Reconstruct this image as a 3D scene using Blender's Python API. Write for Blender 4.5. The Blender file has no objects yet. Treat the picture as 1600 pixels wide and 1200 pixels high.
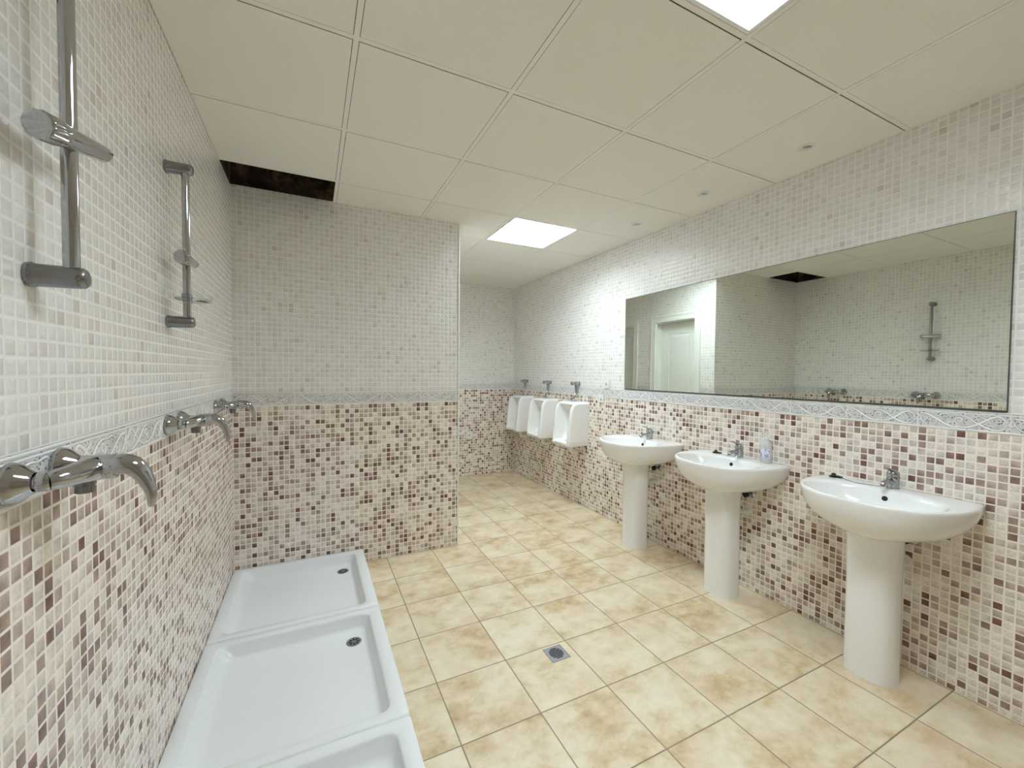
import bpy, bmesh, math, random
from mathutils import Vector, Matrix
random.seed(7)
S = bpy.context.scene
COL = S.collection
PI = math.pi
# ------------------------------------------------------------------ dimensions (metres)
XL, XR = -0.4524, 2.5171          # left / right wall faces
YP, XP = 3.0859, 1.034            # partition face and its free edge
YB, YN = 5.1127, -2.1            # far wall, wall behind the photographer
ZC = 2.5236                       # suspended ceiling
GX, GY, GC = 0.1436, 3.345, 0.6   # ceiling grid origin and cell
TX, TY, TT = 0.4881, 3.4119, 0.3359
ZB0, ZB1 = 1.140, 1.228           # decorative border
TW = 0.2805                       # wall tile width

# ------------------------------------------------------------------ helpers
def lin(r, g, b):
    f = lambda c: (c/255/12.92) if c/255 <= .04045 else ((c/255+.055)/1.055)**2.4
    return (f(r), f(g), f(b), 1)

class NT:
    def __init__(s, name):
        s.m = bpy.data.materials.new(name); s.m.use_nodes = True
        s.t = s.m.node_tree; s.b = s.t.nodes['Principled BSDF']
    def n(s, typ, **kw):
        o = s.t.nodes.new(typ)
        for k, v in kw.items(): setattr(o, k, v)
        return o
    def put(s, sock, v):
        if isinstance(v, bpy.types.NodeSocket): s.t.links.new(v, sock)
        elif v is not None: sock.default_value = v
    def M(s, op, a, b=None, c=None, clamp=False):
        o = s.n('ShaderNodeMath', operation=op, use_clamp=clamp)
        s.put(o.inputs[0], a); s.put(o.inputs[1], b)
        if c is not None: s.put(o.inputs[2], c)
        return o.outputs[0]
    def mix(s, f, a, b, blend='MIX'):
        o = s.n('ShaderNodeMix', data_type='RGBA', blend_type=blend)
        s.put(o.inputs['Factor'], f); s.put(o.inputs[6], a); s.put(o.inputs[7], b)
        return o.outputs[2]
    def vec(s, x, y, z=0.0):
        o = s.n('ShaderNodeCombineXYZ'); s.put(o.inputs[0], x); s.put(o.inputs[1], y); s.put(o.inputs[2], z)
        return o.outputs[0]
    def ramp(s, f, stops, const=False):
        o = s.n('ShaderNodeValToRGB'); cr = o.color_ramp
        cr.interpolation = 'CONSTANT' if const else 'LINEAR'
        while len(cr.elements) < len(stops): cr.elements.new(.5)
        for e, (p, c) in zip(cr.elements, stops): e.position = p; e.color = c
        s.put(o.inputs[0], f); return o.outputs[0]
    def noise(s, v, scale, detail=3, rough=.55):
        o = s.n('ShaderNodeTexNoise'); s.put(o.inputs['Vector'], v)
        o.inputs['Scale'].default_value = scale; o.inputs['Detail'].default_value = detail
        o.inputs['Roughness'].default_value = rough
        return o.outputs[0]
    def bump(s, h, dist, strength=1.0):
        o = s.n('ShaderNodeBump'); s.put(o.inputs['Height'], h)
        o.inputs['Distance'].default_value = dist; o.inputs['Strength'].default_value = strength
        s.t.links.new(o.outputs[0], s.b.inputs['Normal'])
    def xyz(s):
        g = s.n('ShaderNodeNewGeometry'); o = s.n('ShaderNodeSeparateXYZ')
        s.t.links.new(g.outputs['Position'], o.inputs[0]); return o.outputs

def simple(name, rgb, rough=.5, metal=0., **kw):
    k = NT(name); k.b.inputs['Base Color'].default_value = lin(*rgb)
    k.b.inputs['Roughness'].default_value = rough; k.b.inputs['Metallic'].default_value = metal
    x = k.xyz(); nz = k.noise(k.vec(x[0], x[1], x[2]), 60, 2)      # faint handling variation in gloss
    k.put(k.b.inputs['Roughness'], k.M('ADD', rough-.02, k.M('MULTIPLY', nz, .04)))
    for a, v in kw.items(): k.b.inputs[a.replace('_', ' ')].default_value = v
    return k.m

def mosaic(name, ax, off):
    """glazed wall tile printed as small mosaic: brown mix below, white mix above the border"""
    k = NT(name); x = k.xyz(); u = k.M('SUBTRACT', x[ax], off); v = x[2]
    cu = k.M('DIVIDE', u, TW/9); 
    lower = k.M('LESS_THAN', v, (ZB0+ZB1)/2)
    pv = .0328
    cv = k.M('DIVIDE', k.M('SUBTRACT', v, k.M('ADD', k.M('MULTIPLY', lower, ZB0-ZB1), ZB1)), pv)
    fu, fv = k.M('FRACT', cu), k.M('FRACT', cv); iu, iv = k.M('FLOOR', cu), k.M('FLOOR', cv)
    wn = k.n('ShaderNodeTexWhiteNoise', noise_dimensions='2D'); k.put(wn.inputs['Vector'], k.vec(iu, iv))
    r1 = wn.outputs['Value']; rc = k.n('ShaderNodeSeparateXYZ'); k.put(rc.inputs[0], wn.outputs['Color'])
    r2, r3 = rc.outputs[1], rc.outputs[2]
    eu = k.M('MINIMUM', fu, k.M('SUBTRACT', 1., fu)); ev = k.M('MINIMUM', fv, k.M('SUBTRACT', 1., fv))
    e = k.M('MINIMUM', eu, ev)
    chip = k.M('MULTIPLY', k.M('SUBTRACT', e, .065), 22., clamp=True)
    lo = k.ramp(r1, [(0, lin(236, 228, 217)), (.15, lin(226, 217, 206)), (.32, lin(214, 206, 195)), (.50, lin(203, 189, 177)),
                     (.64, lin(184, 166, 154)), (.76, lin(161, 138, 126)), (.86, lin(134, 108, 96)), (.935, lin(114, 79, 68))], True)
    hi = k.ramp(r1, [(0, lin(234, 232, 229)), (.3, lin(230, 228, 225)), (.62, lin(226, 223, 219)), (.88, lin(221, 217, 212)), (.975, lin(210, 204, 198))], True)
    g = k.M('ADD', k.M('MULTIPLY', k.M('SUBTRACT', fu, .5), k.M('SUBTRACT', r2, .5)), k.M('MULTIPLY', k.M('SUBTRACT', fv, .5), k.M('SUBTRACT', r3, .25)))
    nz = k.M('SUBTRACT', k.noise(k.vec(x[0], x[1], x[2]), 120, 2), .5)
    sh = k.M('ADD', 1., k.M('ADD', k.M('MULTIPLY', g, k.M('ADD', .18, k.M('MULTIPLY', lower, k.M('ADD', .15, k.M('MULTIPLY', r1, 1.2))))), k.M('MULTIPLY', nz, k.M('ADD', .14, k.M('MULTIPLY', lower, .6)))))
    c = k.mix(lower, hi, lo)
    vm = k.n('ShaderNodeVectorMath', operation='SCALE'); k.put(vm.inputs[0], c); k.put(vm.inputs['Scale'], sh)
    grout = k.mix(lower, lin(240, 239, 236), lin(245, 236, 228))
    base = k.mix(chip, grout, vm.outputs[0])
    # real joints between the wall tiles
    ju = k.M('FRACT', k.M('DIVIDE', u, TW)); ju = k.M('MINIMUM', ju, k.M('SUBTRACT', 1., ju))
    jv = k.M('FRACT', k.M('DIVIDE', cv, 12.)); jv = k.M('MINIMUM', jv, k.M('SUBTRACT', 1., jv))
    jm = k.M('MAXIMUM', k.M('LESS_THAN', ju, .0058), k.M('LESS_THAN', jv, .0038))
    base = k.mix(k.M('MULTIPLY', jm, .75), base, lin(243, 240, 235))
    k.put(k.b.inputs['Base Color'], base)
    k.put(k.b.inputs['Roughness'], k.M('ADD', .42, k.M('MULTIPLY', chip, -.17)))
    tilt = k.M('MULTIPLY', k.M('ADD', k.M('MULTIPLY', fu, k.M('SUBTRACT', r2, .5)), k.M('MULTIPLY', fv, k.M('SUBTRACT', r3, .5))), .30)
    k.bump(k.M('ADD', k.M('MULTIPLY', k.M('MULTIPLY', e, 3.2, clamp=True), .8), tilt), .0012)
    return k.m

def border_mat(name, ax):
    k = NT(name); x = k.xyz(); P = k.vec(x[0], x[1], x[2])
    vo = k.n('ShaderNodeTexVoronoi'); k.put(vo.inputs['Vector'], P); vo.inputs['Scale'].default_value = 105
    dots = k.M('MULTIPLY', k.M('SUBTRACT', .38, vo.outputs['Distance']), 5., clamp=True)
    pick = k.n('ShaderNodeSeparateXYZ'); k.put(pick.inputs[0], vo.outputs['Color'])
    dots = k.M('MULTIPLY', dots, k.M('GREATER_THAN', pick.outputs[0], .5))
    n1 = k.noise(P, 45, 4, .7)
    base = k.ramp(n1, [(.3, lin(186, 185, 190)), (.5, lin(212, 211, 212)), (.7, lin(229, 228, 226))])
    top = k.M('GREATER_THAN', x[2], ZB1-.012)
    base = k.mix(k.M('MULTIPLY', top, .45), base, lin(160, 160, 168))
    base = k.mix(dots, base, lin(84, 83, 94))
    k.put(k.b.inputs['Base Color'], base); k.b.inputs['Roughness'].default_value = .34
    k.bump(n1, .001); return k.m

def floor_mat():
    k = NT('beige_floor_tile'); x = k.xyz()
    cu = k.M('DIVIDE', k.M('SUBTRACT', x[0], TX), TT); cv = k.M('DIVIDE', k.M('SUBTRACT', x[1], TY), TT)
    fu, fv, iu, iv = k.M('FRACT', cu), k.M('FRACT', cv), k.M('FLOOR', cu), k.M('FLOOR', cv)
    wn = k.n('ShaderNodeTexWhiteNoise', noise_dimensions='2D'); k.put(wn.inputs['Vector'], k.vec(iu, iv))
    rc = k.n('ShaderNodeSeparateXYZ'); k.put(rc.inputs[0], wn.outputs['Color'])
    ox, oy = k.M('MULTIPLY', rc.outputs[0], 11.), k.M('MULTIPLY', rc.outputs[1], 17.)
    P = k.vec(k.M('ADD', k.M('MULTIPLY', fu, .8), ox), k.M('ADD', fv, oy), k.M('MULTIPLY', rc.outputs[2], 9.))
    big = k.noise(P, 1.6, 5, .6); mid = k.noise(P, 5.5, 6, .68); red = k.noise(P, 2.4, 3, .5)
    t = k.M('ADD', k.M('MULTIPLY', big, .62), k.M('MULTIPLY', mid, .38))
    base = k.ramp(t, [(.34, lin(176, 148, 112)), (.43, lin(204, 182, 144)), (.51, lin(219, 204, 174)), (.62, lin(230, 219, 196))])
    base = k.mix(k.M('MULTIPLY', k.M('SUBTRACT', red, .52), 2.2, clamp=True), base, lin(214, 186, 160))
    e = k.M('MINIMUM', k.M('MINIMUM', fu, k.M('SUBTRACT', 1., fu)), k.M('MINIMUM', fv, k.M('SUBTRACT', 1., fv)))
    tile = k.M('MULTIPLY', k.M('SUBTRACT', e, .0052), 260., clamp=True)
    k.put(k.b.inputs['Base Color'], k.mix(tile, lin(140, 124, 102), base))
    k.put(k.b.inputs['Roughness'], k.M('ADD', .36, k.M('MULTIPLY', mid, .2)))
    k.bump(k.M('ADD', k.M('MULTIPLY', e, 60., clamp=True), k.M('MULTIPLY', mid, .3)), .0012)
    return k.m

MAT = {}
MAT['left'] = mosaic('mosaic_tile_left', 1, 0.5940)
MAT['right'] = mosaic('mosaic_tile_right', 1, 0.5940)
MAT['part'] = mosaic('mosaic_tile_partition', 0, -0.106)
MAT['back'] = mosaic('mosaic_tile_far', 0, 0.02)
MAT['ret'] = mosaic('mosaic_tile_return', 1, YP)
MAT['bordY'] = border_mat('border_tile_side', 1); MAT['bordX'] = border_mat('border_tile_cross', 0)
MAT['relief'] = simple('border_scroll_glaze', (238, 237, 234), .35)
MAT['groove'] = simple('border_scroll_outline', (108, 106, 114), .45)
MAT['floor'] = floor_mat()
MAT['white'] = simple('white_glazed_ceramic', (242, 242, 241), .12)
MAT['tray'] = simple('white_shower_tray', (236, 239, 242), .24)
MAT['paint'] = simple('white_satin_paint', (232, 233, 228), .35)
MAT['pvc'] = simple('white_plastic', (232, 232, 228), .35)
MAT['plaster'] = simple('ceiling_edge_plaster', (205, 198, 184), .8)
MAT['tbar'] = simple('ceiling_grid_enamel', (242, 239, 232), .45)
MAT['chrome'] = simple('chrome', (178, 179, 182), .06, 1.)
MAT['satin'] = simple('satin_chrome', (140, 141, 145), .26, 1.)
MAT['steel'] = simple('drain_steel', (158, 158, 164), .38, 1.)
MAT['dark'] = simple('dark_recess', (14, 13, 12), .7)
MAT['rubber'] = simple('black_rubber', (16, 16, 17), .45)
MAT['grey'] = simple('grey_plastic', (168, 170, 172), .4)
MAT['edge'] = simple('mirror_edge_glass', (70, 76, 72), .2)
k = NT('silvered_mirror'); k.b.inputs['Metallic'].default_value = 1; k.b.inputs['Roughness'].default_value = .004
k.b.inputs['Base Color'].default_value = (.73, .76, .70, 1); MAT['mirror'] = k.m
k = NT('clear_plastic'); k.b.inputs['Base Color'].default_value = (.95, .98, .97, 1)
k.b.inputs['Transmission Weight'].default_value = 1; k.b.inputs['Roughness'].default_value = .06; k.b.inputs['IOR'].default_value = 1.25; MAT['clear'] = k.m
k = NT('milky_soap_bottle'); k.b.inputs['Base Color'].default_value = lin(240, 242, 243)
k.b.inputs['Transmission Weight'].default_value = .35; k.b.inputs['Roughness'].default_value = .25; MAT['milk'] = k.m
k = NT('ceiling_panel'); x = k.xyz(); P = k.vec(x[0], x[1], x[2]); n1 = k.noise(P, 260, 4, .7)
k.put(k.b.inputs['Base Color'], k.ramp(n1, [(.35, lin(238, 235, 227)), (.6, lin(244, 241, 234))]))
k.b.inputs['Roughness'].default_value = .85; k.bump(n1, .0006); MAT['panel'] = k.m
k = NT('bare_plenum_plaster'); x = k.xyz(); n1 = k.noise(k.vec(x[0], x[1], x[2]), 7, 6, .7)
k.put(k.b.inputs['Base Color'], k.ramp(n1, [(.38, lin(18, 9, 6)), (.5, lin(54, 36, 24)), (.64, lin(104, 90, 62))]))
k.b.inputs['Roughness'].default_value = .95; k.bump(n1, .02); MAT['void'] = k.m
k = NT('bottle_label'); x = k.xyz(); n1 = k.noise(k.vec(x[0], x[1], x[2]), 55, 1)
k.put(k.b.inputs['Base Color'], k.ramp(n1, [(.48, lin(226, 224, 236)), (.56, lin(164, 160, 205))])); k.b.inputs['Roughness'].default_value = .4; MAT['label'] = k.m
def emis(name, col, st):
    k = NT(name); k.b.inputs['Base Color'].default_value = (.8, .8, .8, 1)
    k.b.inputs['Emission Color'].default_value = col; k.b.inputs['Emission Strength'].default_value = st; return k.m
LAMP = 36.5
MAT['lamp'] = emis('fluorescent_lamp', (.82, .935, 1.0, 1), LAMP)
MAT['louver'] = simple('white_louver', (240, 242, 242), .3)

def link(name, bm, mat, parent=None, smooth=False, autos=None):
    bmesh.ops.recalc_face_normals(bm, faces=bm.faces)
    me = bpy.data.meshes.new(name); bm.to_mesh(me); bm.free()
    mats = mat if isinstance(mat, (list, tuple)) else [mat]
    for m in mats: me.materials.append(m)
    if smooth:
        me.shade_smooth()
        if autos: me.set_sharp_from_angle(angle=math.radians(autos))
    o = bpy.data.objects.new(name, me); COL.objects.link(o)
    if parent: o.parent = parent
    return o
def B(): return bmesh.new()
def box(bm, x0, y0, z0, x1, y1, z1, mi=0, bev=0):
    vs = [bm.verts.new((x, y, z)) for z in (z0, z1) for y in (y0, y1) for x in (x0, x1)]
    fs = [bm.faces.new([vs[i] for i in f]) for f in ((0,2,3,1),(4,5,7,6),(0,1,5,4),(2,6,7,3),(0,4,6,2),(1,3,7,5))]
    for f in fs: f.material_index = mi
    if bev:
        es = list({e for f in fs for e in f.edges})
        bmesh.ops.bevel(bm, geom=es, offset=bev, segments=2, affect='EDGES', profile=.5)
    return bm
def frame_axes(d):
    d = Vector(d).normalized(); a = Vector((0,0,1)) if abs(d.z) < .9 else Vector((0,1,0))
    u = d.cross(a).normalized(); return d, u, u.cross(d)
def lathe(bm, p, d, prof, seg=28, cap=True):
    """prof: list of (distance along d, radius)"""
    d, u, v = frame_axes(d); p = Vector(p); rings = []
    for (t, r) in prof:
        r = max(r, 1e-5)
        rings.append([bm.verts.new(p + d*t + (u*math.cos(2*PI*i/seg) + v*math.sin(2*PI*i/seg))*r) for i in range(seg)])
    for a, b in zip(rings, rings[1:]):
        for i in range(seg): bm.faces.new((a[i], a[(i+1)%seg], b[(i+1)%seg], b[i]))
    if cap: bm.faces.new(rings[0]); bm.faces.new(rings[-1])
    return bm
def cyl(bm, p, q, r, seg=24, bev=.0):
    p, q = Vector(p), Vector(q); L = (q-p).length
    pr = [(0, r-bev), (bev, r), (L-bev, r), (L, r-bev)] if bev else [(0, r), (L, r)]
    return lathe(bm, p, q-p, pr, seg)
def catmull(pts, n=6):
    out = []; P = [pts[0]] + list(pts) + [pts[-1]]
    for i in range(1, len(P)-2):
        for k in range(n):
            t = k/n; o = []
            for a, b, c, d in zip(P[i-1], P[i], P[i+1], P[i+2]):
                o.append(.5*((2*b) + (-a+c)*t + (2*a-5*b+4*c-d)*t*t + (-a+3*b-3*c+d)*t**3))
            out.append(o)
    out.append(list(pts[-1])); return out
def tube(bm, pts, seg=14, n=6, flat=1.0):
    """pts: (x,y,z,r); flat squeezes the section along the second axis"""
    P = catmull(pts, n) if n > 1 else [list(p) for p in pts]; rings = []; up = None
    for i, p in enumerate(P):
        a = Vector(P[max(i-1, 0)][:3]); b = Vector(P[min(i+1, len(P)-1)][:3]); d = (b-a).normalized()
        if up is None: up = frame_axes(d)[1]
        u = (up - d*up.dot(d)).normalized(); v = d.cross(u); up = u; r = p[3]; c = Vector(p[:3])
        rings.append([bm.verts.new(c + u*math.cos(2*PI*k/seg)*r + v*math.sin(2*PI*k/seg)*r*flat) for k in range(seg)])
    for a, b in zip(rings, rings[1:]):
        for i in range(seg): bm.faces.new((a[i], a[(i+1)%seg], b[(i+1)%seg], b[i]))
    bm.faces.new(rings[0]); bm.faces.new(rings[-1]); return bm
def loft(bm, rings, cap0=True, cap1=True, mi=0):
    R = [[bm.verts.new(p) for p in r] for r in rings]; n = len(R[0])
    for a, b in zip(R, R[1:]):
        for i in range(n):
            f = bm.faces.new((a[i], a[(i+1)%n], b[(i+1)%n], b[i])); f.material_index = mi
    if cap0: bm.faces.new(R[0])
    if cap1: bm.faces.new(R[-1])
    return R
def thing(name, label, cat, loc=(0,0,0), group=None):
    o = bpy.data.objects.new(name, None); COL.objects.link(o); o.location = loc
    o.empty_display_size = .05; o['label'] = label; o['category'] = cat
    if group: o['group'] = group
    return o
def tag(o, label, cat, group=None, kind=None):
    o['label'] = label; o['category'] = cat
    if group: o['group'] = group
    if kind: o['kind'] = kind
    return o
def struct(name, bm, mat, label=None, **kw):
    o = link(name, bm, mat, **kw); o['kind'] = 'structure'
    if label: o['label'] = label; o['category'] = name.split('_')[0]
    return o
def copy_thing(root, loc, label):
    r = root.copy(); COL.objects.link(r); r.location = loc; r['label'] = label
    for ch in list(root.children):
        c = ch.copy(); COL.objects.link(c); c.parent = r
        for g in ch.children:
            d = g.copy(); COL.objects.link(d); d.parent = c
    return r

# ------------------------------------------------------------------ room shell
T = .12
struct('floor', box(B(), XL-T, YN-T, -.1, XR+T, YB+T, 0), MAT['floor'], 'beige mottled ceramic floor tiles with grey brown joints')
struct('wall_left', box(B(), XL-T, YN-T, 0, XL, YP+T, 3.0), MAT['left'], 'left wall with the shower mixers, white mosaic above brown mosaic')
struct('wall_right', box(B(), XR, YN-T, 0, XR+T, YB+T, 3.0), MAT['right'], 'right wall carrying the long mirror, sinks and urinals')
struct('wall_back', box(B(), XP, YB, 0, XR, YB+T, 3.0), MAT['back'], 'farthest narrow wall beyond the urinals')
struct('wall_near', box(B(), XL, YN-T, 0, XR, YN, 3.0), MAT['back'], 'wall behind the photographer, unseen')
struct('wall_partition', box(B(), XL, YP, 0, XP-.1, YP+T, 3.0), MAT['part'], 'wall at the end of the shower trays')
# return wall with two door openings (mesh with holes)
D1, D2, DZ = (3.333, 3.955), (4.33, 4.95), 2.03
bm = B()
ys = [YP, D1[0], D1[1], D2[0], D2[1], YB]
for i, (a, b) in enumerate(zip(ys, ys[1:])):
    hole = i in (1, 3)
    box(bm, XP-.1, a, DZ if hole else 0, XP, b, 3.0)
box_part = box(B(), XP-.1, YP, 0, XP, YP+.0005, 3.0)
struct('wall_return', bm, MAT['ret'], 'side wall behind the partition with two white doors')
struct('wall_partition_end', box(B(), XP-.1, YP-.0006, 0, XP-.002, YP+.0004, ZC), MAT['part'], 'tiled end of the partition wall')
box_part.free()
# white corner bead
bm = B(); tube(bm, [(XP+.0005, YP-.0005, 0.0, .0062), (XP+.0005, YP-.0005, ZC-.001, .0062)], 16, 1)
struct('trim_1', bm, MAT['pvc'], 'white corner bead on the free edge of the partition', smooth=True, autos=60)

# doors
def door(nm, y0, y1, label):
    root = thing(nm, label, 'door', (XP-.1, (y0+y1)/2, 0)); root['kind'] = 'structure'
    w = (y1-y0)/2
    bm = B()                                               # jamb lining and casing
    for s in (-1, 1):
        box(bm, -.02, min(s*(w-.0005), s*(w-.022)), 0, .0995, max(s*(w-.0005), s*(w-.022)), DZ-.0005)
        a, b = sorted((s*(w-.012), s*(w+.066)))
        box(bm, .1, a, 0, .116, b, DZ+.068, bev=.003)
        a, b = sorted((s*(w+.046), s*(w+.0675)))
        box(bm, .1005, a, 0, .121, b, DZ+.0695, bev=.002)
    box(bm, -.0195, -w+.023, DZ-.022, .099, w-.023, DZ-.001)
    box(bm, .1002, -w-.065, DZ-.012, .1165, w+.065, DZ+.067, bev=.003)
    box(bm, .1008, -w-.0668, DZ+.048, .1215, w+.0668, DZ+.069, bev=.002)
    link('door_casing', bm, MAT['paint'], root)
    bm = B(); box(bm, -.022, -w+.024, .006, .012, w-.024, DZ-.026)
    for z0, z1 in ((.2, .86), (1.0, DZ-.14)):
        a, b = -w+.13, w-.13
        for (p, q, r, s_) in ((a, z0, b, z0+.02), (a, z1-.02, b, z1), (a, z0, a+.02, z1), (b-.02, z0, b, z1)):
            box(bm, .008, p, q, .019, r, s_, bev=.004)
        box(bm, .008, a+.05, z0+.05, .016, b-.05, z1-.05, bev=.004)
    lf = link('door_leaf', bm, MAT['paint'], root)
    bm = B(); cyl(bm, (.012, w-.085, 1.02), (.05, w-.085, 1.02), .011); tube(bm, [(.05, w-.085, 1.02, .009), (.056, w-.12, 1.02, .009), (.056, w-.2, 1.018, .008)], 12, 4)
    lathe(bm, (.012, w-.085, 1.02), (1, 0, 0), [(0, .026), (.006, .025), (.008, .02)])
    link('door_handle', bm, MAT['satin'], lf, True, 40)
door('door_1', *D1, 'white panelled door, nearer of the two reflected in the mirror')
door('door_2', *D2, 'white panelled door at the left edge of the mirror reflection')

# ------------------------------------------------------------------ decorative border + relief scrolls
def ribbon(bm, pts, wd, mp, th=.0022):
    if bm.faces.layers.int.get('o') is None: bm.faces.layers.int.new('o')
    if th > .0021:
        wd *= 1.55; ribbon2(bm, pts, wd+.0014, mp, .0008, 1)
    ribbon2(bm, pts, wd, mp, th, 0)
def ribbon2(bm, pts, wd, mp, th, mi):
    """pts in (u,z), drawn as a raised rounded strip; mp maps (u,z,h) to world"""
    n = len(pts); L = []; R = []; Tp = []
    for i, (u, z) in enumerate(pts):
        a = pts[max(i-1, 0)]; b = pts[min(i+1, n-1)]; dx, dz = b[0]-a[0], b[1]-a[1]; l = math.hypot(dx, dz) or 1
        k_ = wd*(.45+.55*math.sin(PI*min(max((i+.6)/n, 0), 1)))
        nx, nz = -dz/l*k_, dx/l*k_
        L.append(bm.verts.new(mp(u+nx, z+nz, 0))); R.append(bm.verts.new(mp(u-nx, z-nz, 0))); Tp.append(bm.verts.new(mp(u, z, th)))
    for i in range(n-1):
        bm.faces.new((L[i], L[i+1], Tp[i+1], Tp[i])).material_index = mi; bm.faces.new((Tp[i], Tp[i+1], R[i+1], R[i])).material_index = mi
def spiral(cx, cz, r0, a0, turns, flip=1, n=26):
    return [(cx + r0*(1-.8*i/n)*math.cos(a0+flip*turns*2*PI*i/n), cz + r0*(1-.8*i/n)*math.sin(a0+flip*turns*2*PI*i/n)) for i in range(n+1)]
def scrolls(bm, u0, u1, mp, start):
    zc = (ZB0+ZB1)/2-.004; h = .029
    k0 = math.floor((u0-start)/TW)
    for k_ in range(k0, int((u1-start)/TW)+2):
        b = start + k_*TW
        strokes = []
        W = TW
        q = lambda pts: [(b+p*W, zc+z*h) for p, z in catmull(pts, 5)]
        strokes.append((q([(.03, .1), (.10, .95), (.18, .75), (.26, .15), (.36, -.55), (.46, -.9), (.56, -.75)]), .0034))
        strokes.append((q([(.97, .85), (.88, .7), (.78, .1), (.68, -.6), (.58, -.95), (.5, -.85)]), .0034))
        strokes.append((q([(.03, -.1), (.09, -.9), (.2, -.85), (.33, -.2), (.42, .5), (.5, .85), (.6, .8)]), .0028))
        strokes.append((spiral(b+.52*W, zc+.12*h, .015, -1.2, 1.25, 1), .0026))
        strokes.append((spiral(b+.80*W, zc-.35*h, .012, .3, 1.1, -1), .0022))
        strokes.append((q([(.60, .8), (.70, .95), (.76, .5)]), .0022))
        strokes.append((q([(.17, -.2), (.22, .3), (.30, .85)]), .0022))
        strokes.append((q([(.88, -.9), (.94, -.4), (.97, .1)]), .0022))
        strokes.append((spiral(b, zc, .013, 1.5, 1.0, 1), .0024))
        for pts, wd in strokes:
            cur = []
            for p in pts:
                if u0 < p[0] < u1: cur.append(p)
                else:
                    if len(cur) > 3: ribbon(bm, cur, wd, mp)
                    cur = []
            if len(cur) > 3: ribbon(bm, cur, wd, mp)
    # rails and joint
    for z, w_ in ((ZB0+.004, .0026), (ZB1-.004, .0022), (ZB1-.013, .0016)):
        ribbon(bm, [(u0+(u1-u0)*i/40, z) for i in range(41)], w_*1.6, mp, .0018)
    for k_ in range(k0, int((u1-start)/TW)+2):
        b = start+k_*TW
        if u0+.004 < b < u1-.004: ribbon(bm, [(b, ZB0+(ZB1-ZB0)*i/8) for i in range(9)], .0028, mp, .0016)
BT = .0035
def border(nm, label, axis, face, sgn, u0, u1, mat, start):
    """axis 'y' = wall runs along y at x=face, sgn = direction the tile sticks out"""
    f0, f1 = sorted((face, face+sgn*BT))
    bm = B()
    if axis == 'y': box(bm, f0, u0, ZB0, f1, u1, ZB1); mp = lambda u, z, h: (face+sgn*(BT+h-.0001), u, z)
    else: box(bm, u0, f0, ZB0, u1, f1, ZB1); mp = lambda u, z, h: (u, face+sgn*(BT+h-.0001), z)
    o = struct(nm, bm, mat, label)
    bm = B(); scrolls(bm, u0, u1, mp, start); r = link('scroll_relief', bm, [MAT['relief'], MAT['groove']], o); r['label'] = 'raised whitish scrolls'
border('trim_2', 'grey scrolled border tiles along the shower wall', 'y', XL, 1, YN, YP, MAT['bordY'], .594)
border('trim_3', 'grey scrolled border tiles under the mirror', 'y', XR, -1, YN, YB, MAT['bordY'], .594)
border('trim_4', 'grey scrolled border tiles across the partition', 'x', YP, -1, XL+.006, XP-.007, MAT['bordX'], -.106)
border('trim_5', 'grey scrolled border tiles on the farthest wall', 'x', YB, -1, XP+.006, XR-.006, MAT['bordX'], .02)
border('trim_6', 'short grey border between corner and doors on the side wall', 'y', XP, 1, YP+.008, D1[0]-.068, MAT['bordY'], YP)
border('trim_7', 'grey border between the two doors', 'y', XP, 1, D1[1]+.068, D2[0]-.068, MAT['bordY'], YP)

# ------------------------------------------------------------------ suspended ceiling
lights = [(1, 4), (2, 0)]        # cells (column from grid line A, row) holding light fittings
xs = [XL] + [GX+GC*i for i in range(0, 4)] + [XR]
js = list(range(-3, 9))
ysr = [GY-GC*j for j in js]
ylines = sorted([y for y in ysr if YN < y < YB] + [YN, YB])
panel = B(); HOLE = None; cells = []
g = .0125
for a, b in zip(xs, xs[1:]):
    for c, d in zip(ylines, ylines[1:]):
        if d - c < .03 or b - a < .03: continue
        segs = [(a, c, b, d)]
        # partition block
        if b <= XP: 
            if c >= YP: continue
            if d > YP: segs = [(a, c, b, YP)]
        elif a < XP < b and d > YP:
            segs = [(a, c, b, min(YP, d))] if c < YP else []
            segs.append((XP, max(c, YP), b, d))
        for (p, q_, r, s) in segs:
            if r <= XP+.0 and abs(p-XL) < 1e-6 and s > 2.9 and q_ < YP and s <= YP+1e-6:
                HOLE = (p, q_, r, s); continue
            lit = None
            for (ci, rj) in lights:
                if abs(p-(GX+GC*ci)) < .01 and abs(s-(GY-GC*rj)) < .01: lit = 1
            if lit: continue
            cells.append((p, q_, r, s))
for (p, q_, r, s) in cells:
    gx0 = .0117 if p > XL+.01 and abs(p-XP) > .01 else .0016; gx1 = .0117 if r < XR-.01 else .0016
    gy0 = .0142 if (q_ > YN+.01 and abs(q_-YP) > .01) else 0.0; gy1 = .0106 if (s < YB-.01 and abs(s-YP) > .01) else .0016
    box(panel, p+gx0, q_+gy0, ZC+.0004, r-gx1, s-gy1, ZC+.003)
co = struct('ceiling', panel, MAT['panel'], 'suspended ceiling of pale square panels')
# T-bar grid
bm = B(); hw = .0095
for i in range(0, 4):
    x = GX+GC*i
    y1 = YB if x > XP else YP
    box(bm, x-hw, YN, ZC, x+hw, y1, ZC+.002)
for y in ylines[1:-1]:
    x0 = XL if y < YP else XP
    xb = [x0] + [GX+GC*i for i in range(4) if GX+GC*i > x0] + [XR]
    for a, b in zip(xb, xb[1:]):
        a2 = a + (hw if a > x0 else 0); b2 = b - (hw if b < XR-.01 else 0)
        box(bm, a2, y-hw, ZC+.0003, b2, y+hw, ZC+.002)
struct('trim_8', bm, MAT['tbar'], 'thin pale metal grid between the ceiling panels')
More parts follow.
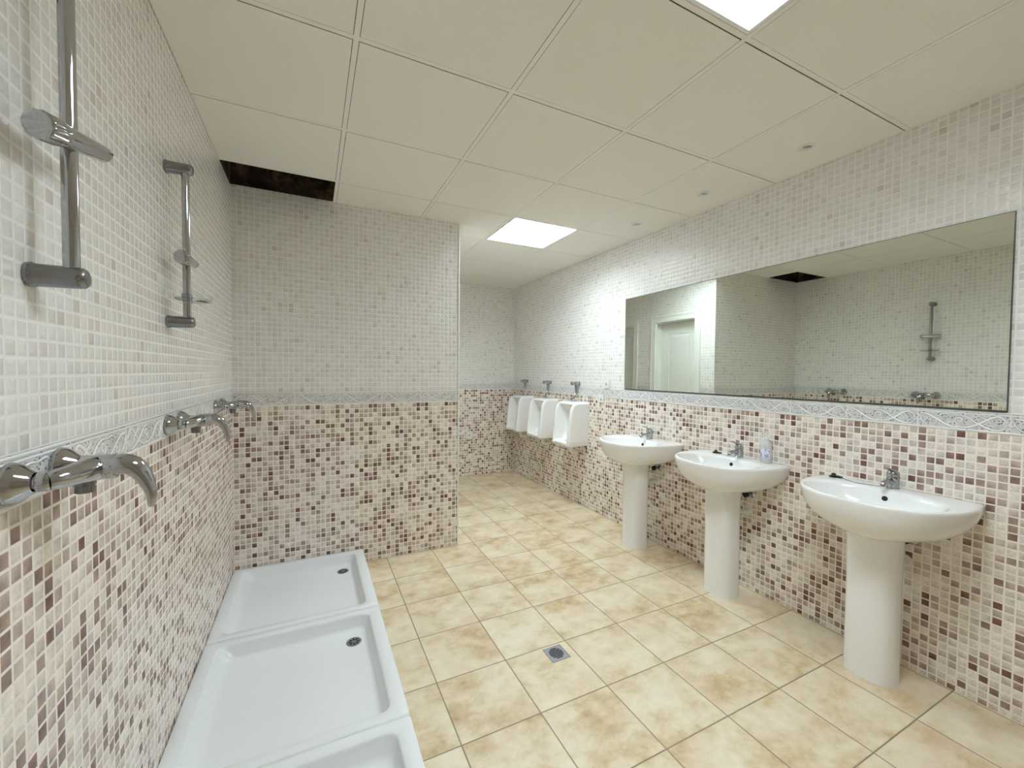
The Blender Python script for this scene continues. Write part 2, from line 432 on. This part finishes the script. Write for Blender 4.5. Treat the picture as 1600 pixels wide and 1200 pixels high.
# upper closing deck with the void above the missing panel
hx0, hy0, hx1, hy1 = HOLE
zt = ZC+.016
bm = B()
for (p, q_, r, s) in ((XL, YN, XR, hy0-.012), (hx1+.012, hy0-.012, XR, YP), (XP, YP, XR, YB)):
    for (ci, rj) in ():
        pass
lc = [(GX+GC*ci, GY-GC*(rj+1)) for ci, rj in lights]
# ------- plenum slab over everything
bm.free()
bm = B(); box(bm, XL-T, YN-T, 2.98, XR+T, YB+T, 3.08)
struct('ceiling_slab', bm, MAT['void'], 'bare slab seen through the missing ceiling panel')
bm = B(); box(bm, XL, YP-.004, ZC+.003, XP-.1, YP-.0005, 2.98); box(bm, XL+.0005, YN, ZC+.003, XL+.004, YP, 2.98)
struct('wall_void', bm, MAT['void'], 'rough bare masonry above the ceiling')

# ------------------------------------------------------------------ ceiling light fittings
def light_panel(name_loc, label):
    root = thing('ceiling_light', label, 'ceiling light', name_loc, 'square louvred light fittings')
    h = .286
    bm = B()                                              # housing tray
    box(bm, -h, -h, .085, h, h, .09)
    for s in (-1, 1):
        a, b = sorted((s*h, s*(h+.002))); box(bm, a, -h, .002, b, h, .09); box(bm, -h, a, .002, h, b, .09)
        a, b = sorted((s*(h-.012), s*(h+.002))); box(bm, a, -h-.002, -.001, b, h+.002, .003); box(bm, -h+.012, a, -.001, h-.012, b, .003)
    link('housing', bm, MAT['louver'], root)
    bm = B(); box(bm, -h+.004, -h+.004, .06, h-.004, h-.004, .064)
    link('diffuser', bm, MAT['lamp'], root)
    bm = B(); n = 4
    for i in range(1, n):
        t = -h + 2*h*i/n
        box(bm, t-.0012, -h+.012, .004, t+.0012, h-.012, .034); box(bm, -h+.012, t-.0012, .0045, h-.012, t+.0012, .0335)
    link('louver', bm, MAT['louver'], root)
    return root
for (ci, rj), lb in zip(lights, ('bright square ceiling light cut by the top edge of the picture', 'bright square ceiling light beyond the partition, near the urinals')):
    light_panel((GX+GC*(ci+.5), GY-GC*(rj+.5), ZC), lb)
# no fitting is added behind the photographer
# round unlit downlights
def downlight(loc, label):
    root = thing('downlight', label, 'downlight', loc, 'round unlit downlights over the sinks')
    bm = B(); lathe(bm, (0, 0, 0), (0, 0, -1), [(-.001, .030), (-.001, .043), (.002, .0425), (.0038, .037), (.0030, .031), (-.001, .030)], 32, False)
    link('rim', bm, MAT['paint'], root, True, 50)
    bm = B(); lathe(bm, (0, 0, 0), (0, 0, -1), [(-.0008, .0305), (.0016, .027), (.002, .020)], 28)
    link('bezel', bm, MAT['paint'], root, True, 40)
    bm = B(); lathe(bm, (0, -.003, -.0015), (.15, .2, -1), [(0, .019), (.003, .018), (.0045, .009)], 24)
    link('lamp', bm, MAT['grey'], root, True, 40)
for y, lb in ((1.246, 'round unlit downlight above the nearest sink'), (1.852, 'round unlit downlight above the middle sink'), (2.453, 'small round unlit downlight above the farthest sink')):
    downlight((2.252, y, ZC+.0005), lb)

# ------------------------------------------------------------------ mirror
root = thing('mirror', 'long frameless rectangular mirror above the three sinks', 'mirror', (XR, 1.728, 1.229))
ML = (2.852-.603)/2
bm = B(); box(bm, -.0085, -ML, 0, -.0005, ML, .803); link('backing', bm, MAT['edge'], root)
bm = B(); box(bm, -.0095, -ML+.003, .008, -.0084, ML-.003, .800); link('glass', bm, MAT['mirror'], root)

# ------------------------------------------------------------------ shower trays
def rrect(x0, y0, x1, y1, z, r, n=6):
    out = []
    for (cx, cy, a0) in ((x1-r, y0+r, -PI/2), (x1-r, y1-r, 0), (x0+r, y1-r, PI/2), (x0+r, y0+r, PI)):
        for i in range(n+1):
            a = a0 + PI/2*i/n; out.append((cx+r*math.cos(a), cy+r*math.sin(a), z))
    return out
TD, TWD, TH = .776, .790, .10
def tray_mesh():
    bm = B(); w = TWD/2; d = TD
    R = [rrect(0.001, -w+.002, d-.004, w-.002, 0, .012), rrect(0.001, -w, d-.001, w, .06, .014), rrect(0.001, -w, d, w, TH-.008, .014),
         rrect(.002, -w+.002, d-.0025, w-.002, TH-.002, .014), rrect(.005, -w+.005, d-.006, w-.005, TH, .013),
         rrect(.052, -w+.046, d-.056, w-.046, TH-.0005, .040), rrect(.056, -w+.050, d-.060, w-.050, TH-.004, .040),
         rrect(.060, -w+.053, d-.063, w-.053, TH-.012, .040), rrect(.088, -w+.066, d-.078, w-.066, TH-.050, .045),
         rrect(.100, -w+.074, d-.086, w-.074, TH-.0575, .048), rrect(.120, -w+.090, d-.102, w-.090, TH-.0605, .05),
         rrect(.2, -w+.2, d-.2, w-.2, TH-.0625, .06)]
    loft(bm, R); return bm
def tray(yc, label):
    root = thing('shower_tray', label, 'shower tray', (XL, yc, 0), 'shower trays in a row along the left wall')
    link('basin', tray_mesh(), MAT['tray'], root, True, 50)
    dx, dy, dz = .632, .222, TH-.0625
    bm = B(); lathe(bm, (dx, dy, dz-.001), (0, 0, 1), [(0, .037), (.0032, .0355), (.0042, .031), (.0028, .029), (.0028, .0005)], 32)
    dr = link('drain', bm, MAT['steel'], root, True, 35)
    bm = B()
    for k_ in range(8):
        a = 2*PI*k_/8; ca, sa = math.cos(a), math.sin(a)
        pts = [(.011, -.0022), (.024, -.0052), (.027, 0), (.024, .0052), (.011, .0022)]
        lo = [bm.verts.new((dx+p*ca-q_*sa, dy+p*sa+q_*ca, dz+.0015)) for p, q_ in pts]
        hi = [bm.verts.new((dx+p*ca-q_*sa, dy+p*sa+q_*ca, dz+.0024)) for p, q_ in pts]
        bm.faces.new(lo); bm.faces.new(hi)
        for i in range(5): bm.faces.new((lo[i], lo[(i+1)%5], hi[(i+1)%5], hi[i]))
    g_ = link('slot', bm, MAT['dark'], dr); g_['label'] = 'dark radial slots'
    return root
t1 = tray(3.0850-TWD/2, 'white square shower tray against the partition, farthest of three')
copy_thing(t1, (XL, 2.2935-TWD/2, 0), 'white square shower tray in the middle of the row of three')
copy_thing(t1, (XL, 1.5020-TWD/2, 0), 'white shower tray cut off by the bottom edge of the picture')

# ------------------------------------------------------------------ shower rails
RO = .057   # bar distance from wall
def rail(y, label, near_pts, dish):
    root = thing('shower_rail', label, 'shower rail', (XL, y, 1.54), 'chrome shower rails')
    z1 = .532
    bm = B(); cyl(bm, (RO, 0, -.004), (RO, 0, z1+.004), .0118, 24); link('bar', bm, MAT['chrome'], root, True, 40)
    for z in (0, z1):
        bm = B(); lathe(bm, (0.0005, 0, z), (1, 0, 0), [(0, .0215), (.006, .0225), (.010, .0205), (.067, .0195), (.074, .0185), (.078, .0150), (.079, .009)], 28)
        link('bracket', bm, MAT['satin'], root, True, 35)
    a, b = [Vector(p) for p in near_pts]; d = (b-a); L = d.length
    bm = B()
    prof = [(L*.20, .0215), (L*.30, .0205), (L*.62, .0185), (L*.66, .0178), (L*.97, .0165), (L*.995, .0145), (L, .010)]
    lathe(bm, a, d, prof, 32)
    sl = link('slider', bm, MAT['chrome'], root, True, 30)
    bm = B(); dd, u, v = frame_axes(d); seg = 96; rings = []       # fluted clamping knob at the near end
    for t, r, fl in ((0, .012, 0), (.002, .020, .0), (.0035, .0228, .1), (.006, .0243, 1), (.036, .0236, 1), (.040, .0225, .3), (L*.30, .0212, 0)):
        rings.append([a + dd*t + (u*math.cos(2*PI*i/seg)+v*math.sin(2*PI*i/seg))*(r - fl*.0030*(.5+.5*math.cos(12*2*PI*i/seg))**2) for i in range(seg)])
    loft(bm, rings); link('knob', bm, MAT['chrome'], sl, True, 60)
    bm = B(); m = a + dd*(L*.68)                                  # slit of the handset holder
    cyl(bm, m + Vector((.006, 0, .004)) , a + dd*(L*.99) + Vector((.0135, 0, .002)), .0035, 8); link('slit', bm, MAT['satin'], sl, True, 40)
    if dish:
        bm = B(); z = .075
        R = []
        def ov(cx, rx, ry, z_): return [(cx+rx*math.copysign(abs(math.cos(a_))**.7, math.cos(a_)), ry*math.copysign(abs(math.sin(a_))**.7, math.sin(a_)), z_) for a_ in [2*PI*i/40 for i in range(40)]]
        R = [ov(.075, .046, .060, z), ov(.075, .050, .064, z+.003), ov(.075, .053, .067, z+.020), ov(.075, .051, .065, z+.020), ov(.075, .048, .062, z+.005), ov(.075, .044, .058, z+.0025)]
        loft(bm, R); link('soap_dish', bm, MAT['clear'], root, True, 40)
        bm = B(); cyl(bm, (RO, 0, z-.004), (RO, 0, z+.024), .0165, 24, .002); link('soap_dish_clamp', bm, MAT['clear'], root, True, 40)
    return root
rail(1.036, 'nearest chrome shower rail, cut by the top edge of the picture', [(.0505, -.083, .233), (.080, .072, .262)], False)
rail(1.812, 'shorter looking chrome shower rail further along, with clear soap dish', [(.060, -.078, .212), (.062, .074, .222)], True)

# ------------------------------------------------------------------ shower mixers
def mixer(y, label):
    root = thing('shower_mixer', label, 'shower mixer', (XL, y, 1.183), 'chrome lever mixers on the shower wall')
    for s in (-1, 1):
        yy = s*.075
        bm = B(); lathe(bm, (.0045, yy, 0), (1, 0, 0), [(0, .0345), (.003, .0355), (.008, .0345), (.018, .029), (.028, .019), (.032, .0165)], 32)
        e_ = link('escutcheon', bm, MAT['chrome'], root, True, 35)
        bm = B(); cyl(bm, (.030, yy, 0), (.040, yy*.98, 0), .0120, 20)
        lathe(bm, (.038, yy*.985, 0), (1, -s*.12, 0), [(0, .0155), (.002, .0168), (.016, .0168), (.018, .0155)], 6*4)
        link('union_nut', bm, MAT['chrome'], e_, True, 35)
    # body: a crescent joining both inlets and swelling to the front
    bm = B()
    P = [(.052, -.078, 0, .0145), (.060, -.070, .001, .017), (.072, -.048, .003, .0195), (.080, -.022, .004, .0225), (.083, 0, .004, .0235),
         (.080, .022, .004, .0225), (.072, .048, .003, .0195), (.060, .070, .001, .017), (.052, .078, 0, .0145)]
    tube(bm, P, 24, 5)
    bd = link('body', bm, MAT['chrome'], root, True, 60)
    bm = B(); lathe(bm, (.078, 0, .004), (1, 0, .02), [(0, .0225), (.020, .0235), (.036, .0235), (.0375, .0222)], 32)
    link('cartridge_housing', bm, MAT['chrome'], root, True, 35)
    bm = B()
    P = [(.112, 0, .006, .0235), (.122, 0, .008, .0245), (.138, 0, .003, .023), (.152, 0, -.014, .0185), (.162, 0, -.038, .014), (.1665, 0, -.060, .0105), (.1655, 0, -.077, .0075), (.1645, 0, -.081, .0035)]
    tube(bm, P, 24, 6, .80)
    link('lever', bm, MAT['chrome'], root, True, 60)
    bm = B(); lathe(bm, (.070, -.002, -.010), (0, 0, -1), [(0, .0165), (.016, .0160), (.017, .0140), (.030, .0140), (.031, .0115)], 24)
    link('hose_outlet', bm, MAT['satin'], root, True, 35)
    return root
m1 = mixer(1.034, 'large nearest chrome shower mixer at the left edge')
copy_thing(m1, (XL, 1.850, 1.183), 'chrome shower mixer in the middle of the shower wall')
copy_thing(m1, (XL, 2.622, 1.183), 'smallest looking chrome shower mixer beside the partition corner')

# ------------------------------------------------------------------ floor drain
root = thing('floor_drain', 'small square steel floor drain with slots in the beige floor', 'floor drain', (1.068, 1.669, 0))
bm = B(); w = .0505
def sq(s, z): return [(-s, -s, z), (s, -s, z), (s, s, z), (-s, s, z)]
loft(bm, [sq(w, 0.0), sq(w, .0018), sq(w-.0015, .0026), sq(w-.005, .0026), sq(w-.006, .0018)]); link('frame', bm, MAT['steel'], root)
bm = B()
for i in range(7):
    yy = (i-3)*.0108; hl = math.sqrt(max(.037**2-yy**2, 0))
    pts = [(-hl+.003, -.0036), (hl-.003, -.0036), (hl, 0), (hl-.003, .0036), (-hl+.003, .0036), (-hl, 0)]
    lo = [bm.verts.new((p, yy+q_, .0012)) for p, q_ in pts]; hi = [bm.verts.new((p, yy+q_, .0023)) for p, q_ in pts]
    bm.faces.new(lo); bm.faces.new(hi)
    for j in range(6): bm.faces.new((lo[j], lo[(j+1)%6], hi[(j+1)%6], hi[j]))
s_ = link('slot', bm, MAT['dark'], root); s_['label'] = 'dark parallel slots'

# ------------------------------------------------------------------ sinks
# local frame: x = distance out from the wall (towards the room), y along wall; placed with scale -1 baked in by SX
def superpt(a, cx, A, Bq, n):
    """point on a superellipse seen from its centre at angle a"""
    c, s = math.cos(a), math.sin(a)
    r = (abs(c/A)**n + abs(s/Bq)**n)**(-1/n); return (cx+r*c, r*s)
def dshape(a, c0, D, W, n, xb=0.0):
    """D outline: superellipse centred on the wall line clipped at x>=xb, as polar from (c0,0)"""
    c, s = math.cos(a), math.sin(a); lo, hi = 0, 2.0
    for _ in range(40):
        m = (lo+hi)/2; x, y = c0+m*c, m*s
        k_ = xb + .11
        inside = x >= xb and ((abs((x-k_)/(D-k_))**n + abs(y/W)**n) <= 1 if x > k_ else abs(y) <= W - (k_-x)*.17)
        if inside: lo = m
        else: hi = m
    return (c0+lo*c, lo*s)
SD, SW = .470, .300
C0 = .20
corner = math.atan2(SW-.11*.17-.0005, -C0)
ANG = sorted([2*PI*i/88 - PI for i in range(88)] + [corner, -corner])
def basin_rings():
    R = []
    out = lambda D, W, z, xb=0.0, n=2.35: [(-x, y, z) for x, y in (dshape(a, C0, D, W, n, xb) for a in ANG)]
    # underside upwards
    prof = [(.662, .33, .096, .075), (.666, .350, .128, .050), (.676, .375, .165, .024), (.692, .402, .205, .008), (.714, .427, .240, 0), (.742, .446, .267, 0), (.772, .458, .285, 0), (.802, .466, .295, 0)]
    for z, D, W, xb in prof: R.append(out(D, W, z, xb, 2.2 if z < .7 else 2.45))
    inn = lambda cx, A, Bq, z, n=2.35: [(-x, y, z) for x, y in (superpt(a, cx, A, Bq, n) for a in ANG)]
    def blend(t, z):
        o_ = [(-x, y) for x, y in (dshape(a, C0, SD, SW, 2.45, 0) for a in ANG)]
        i_ = [(-x, y) for x, y in (superpt(a, .284, .158, .244, 2.35) for a in ANG)]
        q_ = []
        for (x, y), (u, v) in zip(o_, i_): q_.append((x+(u-x)*t, y+(v-y)*t, z))
        return q_
    R.append(out(.469, .299, .824, 0, 2.45))
    for t, z in ((0, .832), (.02, .838), (.08, .8425), (.2, .8444), (.5, .8446), (.82, .8442), (.93, .8415), (1.0, .836)): R.append(blend(t, z))
    R.append(inn(.282, .152, .236, .824)); R.append(inn(.280, .146, .226, .805)); R.append(inn(.277, .134, .202, .778)); R.append(inn(.274, .114, .165, .752))
    R.append(inn(.270, .085, .112, .732)); R.append(inn(.266, .045, .052, .722)); R.append(inn(.265, .02, .02, .7205))
    return R
def sink(yc, label):
    root = thing('pedestal_sink', label, 'sink', (XR-.0006, yc, 0), 'white pedestal sinks under the mirror')
    bm = B(); loft(bm, basin_rings()); bs = link('basin', bm, MAT['white'], root, True, 62)
    # overflow hole and drain
    bm = B(); lathe(bm, (-.1315, 0, .803), (-1, 0, .3), [(0, .0115), (.0045, .0115), (.0046, .0005)], 20); link('overflow_hole', bm, MAT['dark'], bs, True, 40)
    bm = B(); lathe(bm, (-.265, 0, .7195), (0, 0, 1), [(0, .031), (.004, .030), (.005, .024), (.002, .020), (.002, .0005)], 24); link('drain', bm, MAT['chrome'], bs, True, 40)
    # pedestal
    bm = B(); R = []
    for z, A, Bq, cx in ((0.0, .080, .097, .198), (.02, .079, .096, .198), (.10, .078, .094, .198), (.45, .078, .093, .198), (.60, .079, .096, .199), (.66, .080, .099, .200), (.70, .076, .095, .200)):
        R.append([(-(x), y+.006, z) for x, y in (superpt(2*PI*i/48, cx, A, Bq, 3.0) for i in range(48))])
    loft(bm, R); link('pedestal', bm, MAT['white'], root, True, 50)
    # mixer tap
    bm = B(); lathe(bm, (-.062, 0, .8425), (0, 0, 1), [(0, .0265), (.003, .0268), (.006, .0245), (.040, .0235), (.052, .0245), (.060, .0235)], 32)
    fa = link('faucet', bm, MAT['chrome'], root, True, 35)
    bm = B(); tube(bm, [(-.070, 0, .872, .0165), (-.095, 0, .880, .0145), (-.125, 0, .882, .0125), (-.150, 0, .878, .0118), (-.158, 0, .870, .0110)], 20, 5, .85)
    lathe(bm, (-.152, 0, .876), (-.15, 0, -1), [(0, .0112), (.014, .0108), (.015, .008)], 20); link('spout', bm, MAT['chrome'], fa, True, 45)
    bm = B(); lathe(bm, (-.062, 0, .902), (-.12, 0, 1), [(0, .0225), (.010, .0240), (.020, .0215), (.027, .014), (.030, .004)], 28)
    tube(bm, [(-.068, 0, .922, .0105), (-.090, 0, .934, .0095), (-.118, 0, .944, .0080), (-.138, 0, .948, .0060)], 16, 4, .6); link('lever', bm, MAT['chrome'], fa, True, 45)
    return root
s1 = sink(.934, 'nearest white pedestal sink, at the right side of the picture')
s2 = copy_thing(s1, (XR-.0006, 1.708, 0), 'middle white pedestal sink with the soap bottle standing on it')
s3 = copy_thing(s1, (XR-.0006, 2.482, 0), 'farthest white pedestal sink, next to the urinals')
# plugs on chains lying on the rims
def plug(root, px, py, chain, label):
    bm = B(); z = .8438
    lathe(bm, (px, py, z), (.1, .1, 1), [(0, .017), (.004, .021), (.008, .021), (.010, .012), (.016, .009), (.020, .010), (.022, .004)], 20)
    lathe(bm, (px+.012, py-.022, z), (0, 0, 1), [(0, .012), (.006, .013), (.010, .007)], 14)
    p = link('plug', bm, MAT['rubber'], root, True, 40); p['label'] = 'black rubber plug'
    bm = B(); tube(bm, [c+(.0016,) for c in chain], 8, 6); link('chain', bm, MAT['satin'], p, True, 60)
plug(s1, -.085, .232, [(-.085, .215, .858), (-.090, .18, .8465), (-.110, .14, .846), (-.112, .10, .846), (-.094, .06, .846), (-.078, .022, .848)], '')
plug(s2, -.085, .150, [(-.085, .130, .856), (-.088, .10, .8465), (-.092, .07, .846), (-.080, .022, .848)], '')

# soap bottle on the middle sink
root = thing('soap_bottle', 'white translucent pump bottle of hand soap on the middle sink', 'soap bottle', (XR-.070, 1.53, .8450))
bm = B(); R = []
for z, A, Bq in ((0, .021, .028), (.003, .024, .031), (.10, .024, .031), (.118, .022, .028), (.130, .014, .015), (.134, .012, .012), (.142, .012, .012)):
    R.append([(x, y, z) for x, y in (superpt(2*PI*i/32, 0, A, Bq, 2.6) for i in range(32))])
loft(bm, R); link('bottle', bm, MAT['milk'], root, True, 50)
bm = B(); R = []
for z in (.035, .085): R.append([(x, y, z) for x, y in (superpt(PI/2+PI*.12+PI*.76*i/14, 0, .0244, .0314, 2.6) for i in range(15))])
lo = [bm.verts.new(p) for p in R[0]]; hi = [bm.verts.new(p) for p in R[1]]
for i in range(14): bm.faces.new((lo[i], lo[i+1], hi[i+1], hi[i]))
link('label', bm, MAT['label'], root, True)
bm = B(); lathe(bm, (0, 0, .140), (0, 0, 1), [(0, .015), (.014, .0145), (.016, .006), (.034, .006), (.035, .012), (.044, .012), (.046, .006)], 20)
tube(bm, [(-.004, 0, .180, .006), (-.030, .004, .180, .0048), (-.044, .006, .174, .0035)], 10, 4); link('pump', bm, MAT['pvc'], root, True, 40)

# plumbing behind each pedestal
def valve(yc, lb1, lb2):
    root = thing('angle_valve', lb1, 'valve', (XR, yc-.045, .615), 'stop valves behind the pedestals')
    bm = B(); lathe(bm, (-.0005, 0, 0), (-1, 0, 0), [(0, .030), (.004, .030), (.010, .022), (.013, .011), (.050, .011)], 24); link('body', bm, MAT['chrome'], root, True, 35)
    bm = B(); lathe(bm, (-.046, 0, 0), (-1, 0, 0), [(0, .014), (.003, .019), (.020, .018), (.022, .013)], 12); link('handwheel', bm, MAT['rubber'], root, True, 35)
    bm = B(); tube(bm, [(-.036, 0, .010, .006), (-.038, .008, .04, .006), (-.045, .03, .09, .006), (-.055, .044, .10, .006)], 10, 5); link('hose', bm, MAT['satin'], root, True, 60)
    o = link('waste_pipe', lathe(tube(B(), [(-.002, 0, 0, .017), (-.05, .004, 0, .017), (-.09, .03, .004, .017), (-.098, .05, .02, .017)], 16, 5), (-.0005, 0, 0), (-1, 0, 0), [(0, .032), (.004, .031), (.008, .018)], 24), MAT['pvc'], None, True, 50)
    o.location = (XR, yc-.025, .50); tag(o, lb2, 'pipe', 'waste pipes behind the pedestals')
valve(.930, 'stop valve behind the nearest pedestal', 'white waste pipe behind the nearest pedestal')
valve(1.705, 'dark round stop valve beside the middle pedestal', 'white waste pipe entering the wall behind the middle pedestal')
valve(2.480, 'dark round stop valve beside the farthest pedestal', 'white waste pipe entering the wall behind the farthest pedestal')

# ------------------------------------------------------------------ urinals
def urinal_mesh():
    bm = B(); W = .160; H0, H1 = .630, 1.078
    lv = []
    def dep(z):
        t = (z-H0)/(H1-H0); k_ = max(0, (z-.985)/.092); return .245 - .030*t - .020*t*t - .080*(1-math.sqrt(max(0, 1-min(k_, 1)**2)))
    def ring(z, w, d, cd, cw, fr=.024):
        """w half width, d depth, cd cavity depth (from the front), cw cavity half width"""
        P = [(0, -w), (-d*.33, -w), (-d*.66, -w)]
        for i in range(5): a = PI/2*i/4; P.append((-(d-fr) - fr*math.sin(a), -w + fr*.6*(1-math.cos(a))))
        bx = d - max(cd, .0002)
        P.append((-d+.0001, -cw-.004)); P.append((-d+.004 if cd > .01 else -d, -cw))
        n = 12
        for i in range(1, n):
            a = PI*i/n
            s_ = math.sin(a)**.45; P.append((-(d - max(cd, .0002)*s_), -cw*math.copysign(abs(math.cos(a))**.8, math.cos(a))))
        P.append((-d+.004 if cd > .01 else -d, cw)); P.append((-d+.0001, cw+.004))
        for i in range(4, -1, -1): a = PI/2*i/4; P.append((-(d-fr) - fr*math.sin(a), w - fr*.6*(1-math.cos(a))))
        P += [(-d*.66, w), (-d*.33, w), (0, w)]
        return [(x, y, z) for x, y in P]
    R = [ring(H0, W-.016, dep(H0)-.030, 0, .10, .02), ring(H0+.004, W-.008, dep(H0)-.010, 0, .10), ring(H0+.014, W-.003, dep(H0), 0, .11), ring(H0+.034, W-.002, dep(H0+.03)+.001, 0, .118),
         ring(H0+.042, W-.002, dep(H0+.04)-.002, .012, .120), ring(H0+.038, W-.002, dep(H0+.04)-.004, .055, .118), ring(H0+.020, W-.002, dep(H0+.04)-.004, .110, .105)]
    R = R[:5]
    for z, cd in ((H0+.044, .10), (H0+.055, .150), (.75, .178), (.84, .178), (.90, .166), (.95, .144), (.99, .115), (1.02, .080), (1.035, .052), (1.046, .025), (1.052, .008)):
        R.append(ring(z, W-.001-.004*(z-H0), dep(z), cd, .121))
    R += [ring(1.060, W-.004, dep(1.06), 0, .112), ring(1.068, W-.009, dep(1.068), 0, .10), ring(1.075, W-.018, dep(1.074), 0, .09, .02), ring(1.078, W-.032, dep(1.074)-.016, 0, .08, .02)]
    loft(bm, R); return bm
def urinal(yc, label):
    root = thing('urinal', label, 'urinal', (XR, yc, 0), 'white wall urinals')
    link('bowl', urinal_mesh(), MAT['white'], root, True, 55)
    bm = B(); lathe(bm, (-.105, 0, .640), (0, 0, -1), [(0, .034), (.018, .034), (.020, .026), (.060, .026), (.066, .019)], 22)
    tube(bm, [(-.105, 0, .600, .019), (-.100, 0, .565, .019), (-.070, 0, .552, .019), (-.006, 0, .552, .019)], 14, 5)
    t_ = link('trap', bm, MAT['pvc'], root, True, 45)
    bm = B(); cyl(bm, (-.003, -.135, .624), (-.030, -.135, .624), .007, 12); link('fixing_bolt', bm, MAT['rubber'], root, True, 40)
    bm = B(); lathe(bm, (-.150, 0, .672), (0, 0, 1), [(0, .024), (.004, .022), (.006, .010)], 20); link('outlet_grid', bm, MAT['chrome'], root, True, 40)
    return root
u1 = urinal(3.540, 'white wall urinal nearest to the sinks')
copy_thing(u1, (XR, 4.112, 0), 'middle one of the three white wall urinals')
copy_thing(u1, (XR, 4.684, 0), 'white wall urinal in the far corner')
def flush(yc, label):
    root = thing('flush_valve', label, 'flush valve', (XR, yc, 1.262), 'chrome flush valves above the urinals')
    bm = B(); lathe(bm, (-.0005, 0, 0), (-1, 0, 0), [(0, .022), (.003, .022), (.007, .013), (.020, .012)], 20)
    lathe(bm, (-.016, 0, 0), (-1, 0, 0), [(0, .019), (.004, .0225), (.036, .0215), (.046, .0150), (.066, .0140)], 24)
    link('body', bm, MAT['chrome'], root, True, 35)
    bm = B(); lathe(bm, (-.080, 0, 0), (-1, 0, 0), [(0, .0175), (.003, .0200), (.016, .0195), (.019, .011)], 20); link('push_button', bm, MAT['chrome'], root, True, 35)
    bm = B(); lathe(bm, (-.036, 0, -.015), (0, 0, -1), [(0, .0185), (.020, .0175), (.052, .0140), (.070, .0125)], 20)
    tube(bm, [(-.036, 0, -.080, .0105), (-.040, .001, -.105, .0100), (-.056, .003, -.122, .0100), (-.064, .004, -.145, .0100), (-.064, .004, -.184, .0105)], 14, 5)
    lathe(bm, (-.064, .004, -.164), (0, 0, -1), [(0, .014), (.003, .0165), (.016, .0165), (.0195, .013)], 16); link('flush_pipe', bm, MAT['chrome'], root, True, 40)
    return root
f1 = flush(3.553, 'chrome flush valve above the urinal nearest to the sinks')
copy_thing(f1, (XR, 4.125, 1.262), 'chrome flush valve above the middle urinal')
copy_thing(f1, (XR, 4.700, 1.262), 'chrome flush valve above the far corner urinal')

# ------------------------------------------------------------------ small white wall plates
def plate(nm, loc, axis, w, h, label, cat):
    root = thing(nm, label, cat, loc)
    bm = B()
    if axis == 'x': box(bm, -.014, -w/2, -h/2, -.0003, w/2, h/2, bev=.0025)
    else: box(bm, -w/2, -.014, -h/2, w/2, -.0003, h/2, bev=.0025)
    link('plate', bm, MAT['pvc'], root)
    bm = B(); d = (-1, 0, 0) if axis == 'x' else (0, -1, 0)
    p = Vector(d)*.0135
    lathe(bm, p, d, [(0, .012), (.002, .012), (.008, .008), (.010, .003)], 18); link('knob', bm, MAT['grey'], root, True, 40)
    return root
plate('wall_box', (XR, 3.098, 1.270), 'x', .078, .082, 'small white wall box just above the border, left of the mirror', 'wall box')
plate('wall_box', (XR, 3.172, 1.125), 'x', .078, .076, 'small white wall box below the border, beside the nearest urinal', 'wall box')
plate('wall_socket', (1.868, YB, .535), 'y', .080, .080, 'small white socket low on the farthest wall', 'socket')

# ------------------------------------------------------------------ camera
cam = bpy.data.cameras.new('camera'); co = bpy.data.objects.new('camera', cam); COL.objects.link(co)
cam.sensor_fit = 'HORIZONTAL'; cam.sensor_width = 36; cam.lens = 640.6463/1600*36; cam.clip_start = .02
fw = Vector((0.43829465, 0.89837635, -0.0285961)); rt = Vector((0.89881897, -0.43823377, 0.00869633)); up = Vector((0.0047192, 0.02951427, 0.99955322))
M = Matrix((( rt.x, up.x, -fw.x, 0), (rt.y, up.y, -fw.y, 0), (rt.z, up.z, -fw.z, 1.3736), (0, 0, 0, 1)))
co.matrix_world = M
S.camera = co
w = bpy.data.worlds.new('world'); S.world = w; w.use_nodes = True
w.node_tree.nodes['Background'].inputs[0].default_value = (.02, .02, .02, 1)
S.view_settings.view_transform = 'Standard'; S.view_settings.look = 'None'
S.view_settings.exposure = 0.0; S.view_settings.gamma = 1; S.view_settings.use_curve_mapping = False
S.cycles.max_bounces = 12; S.cycles.diffuse_bounces = 8; S.cycles.glossy_bounces = 6
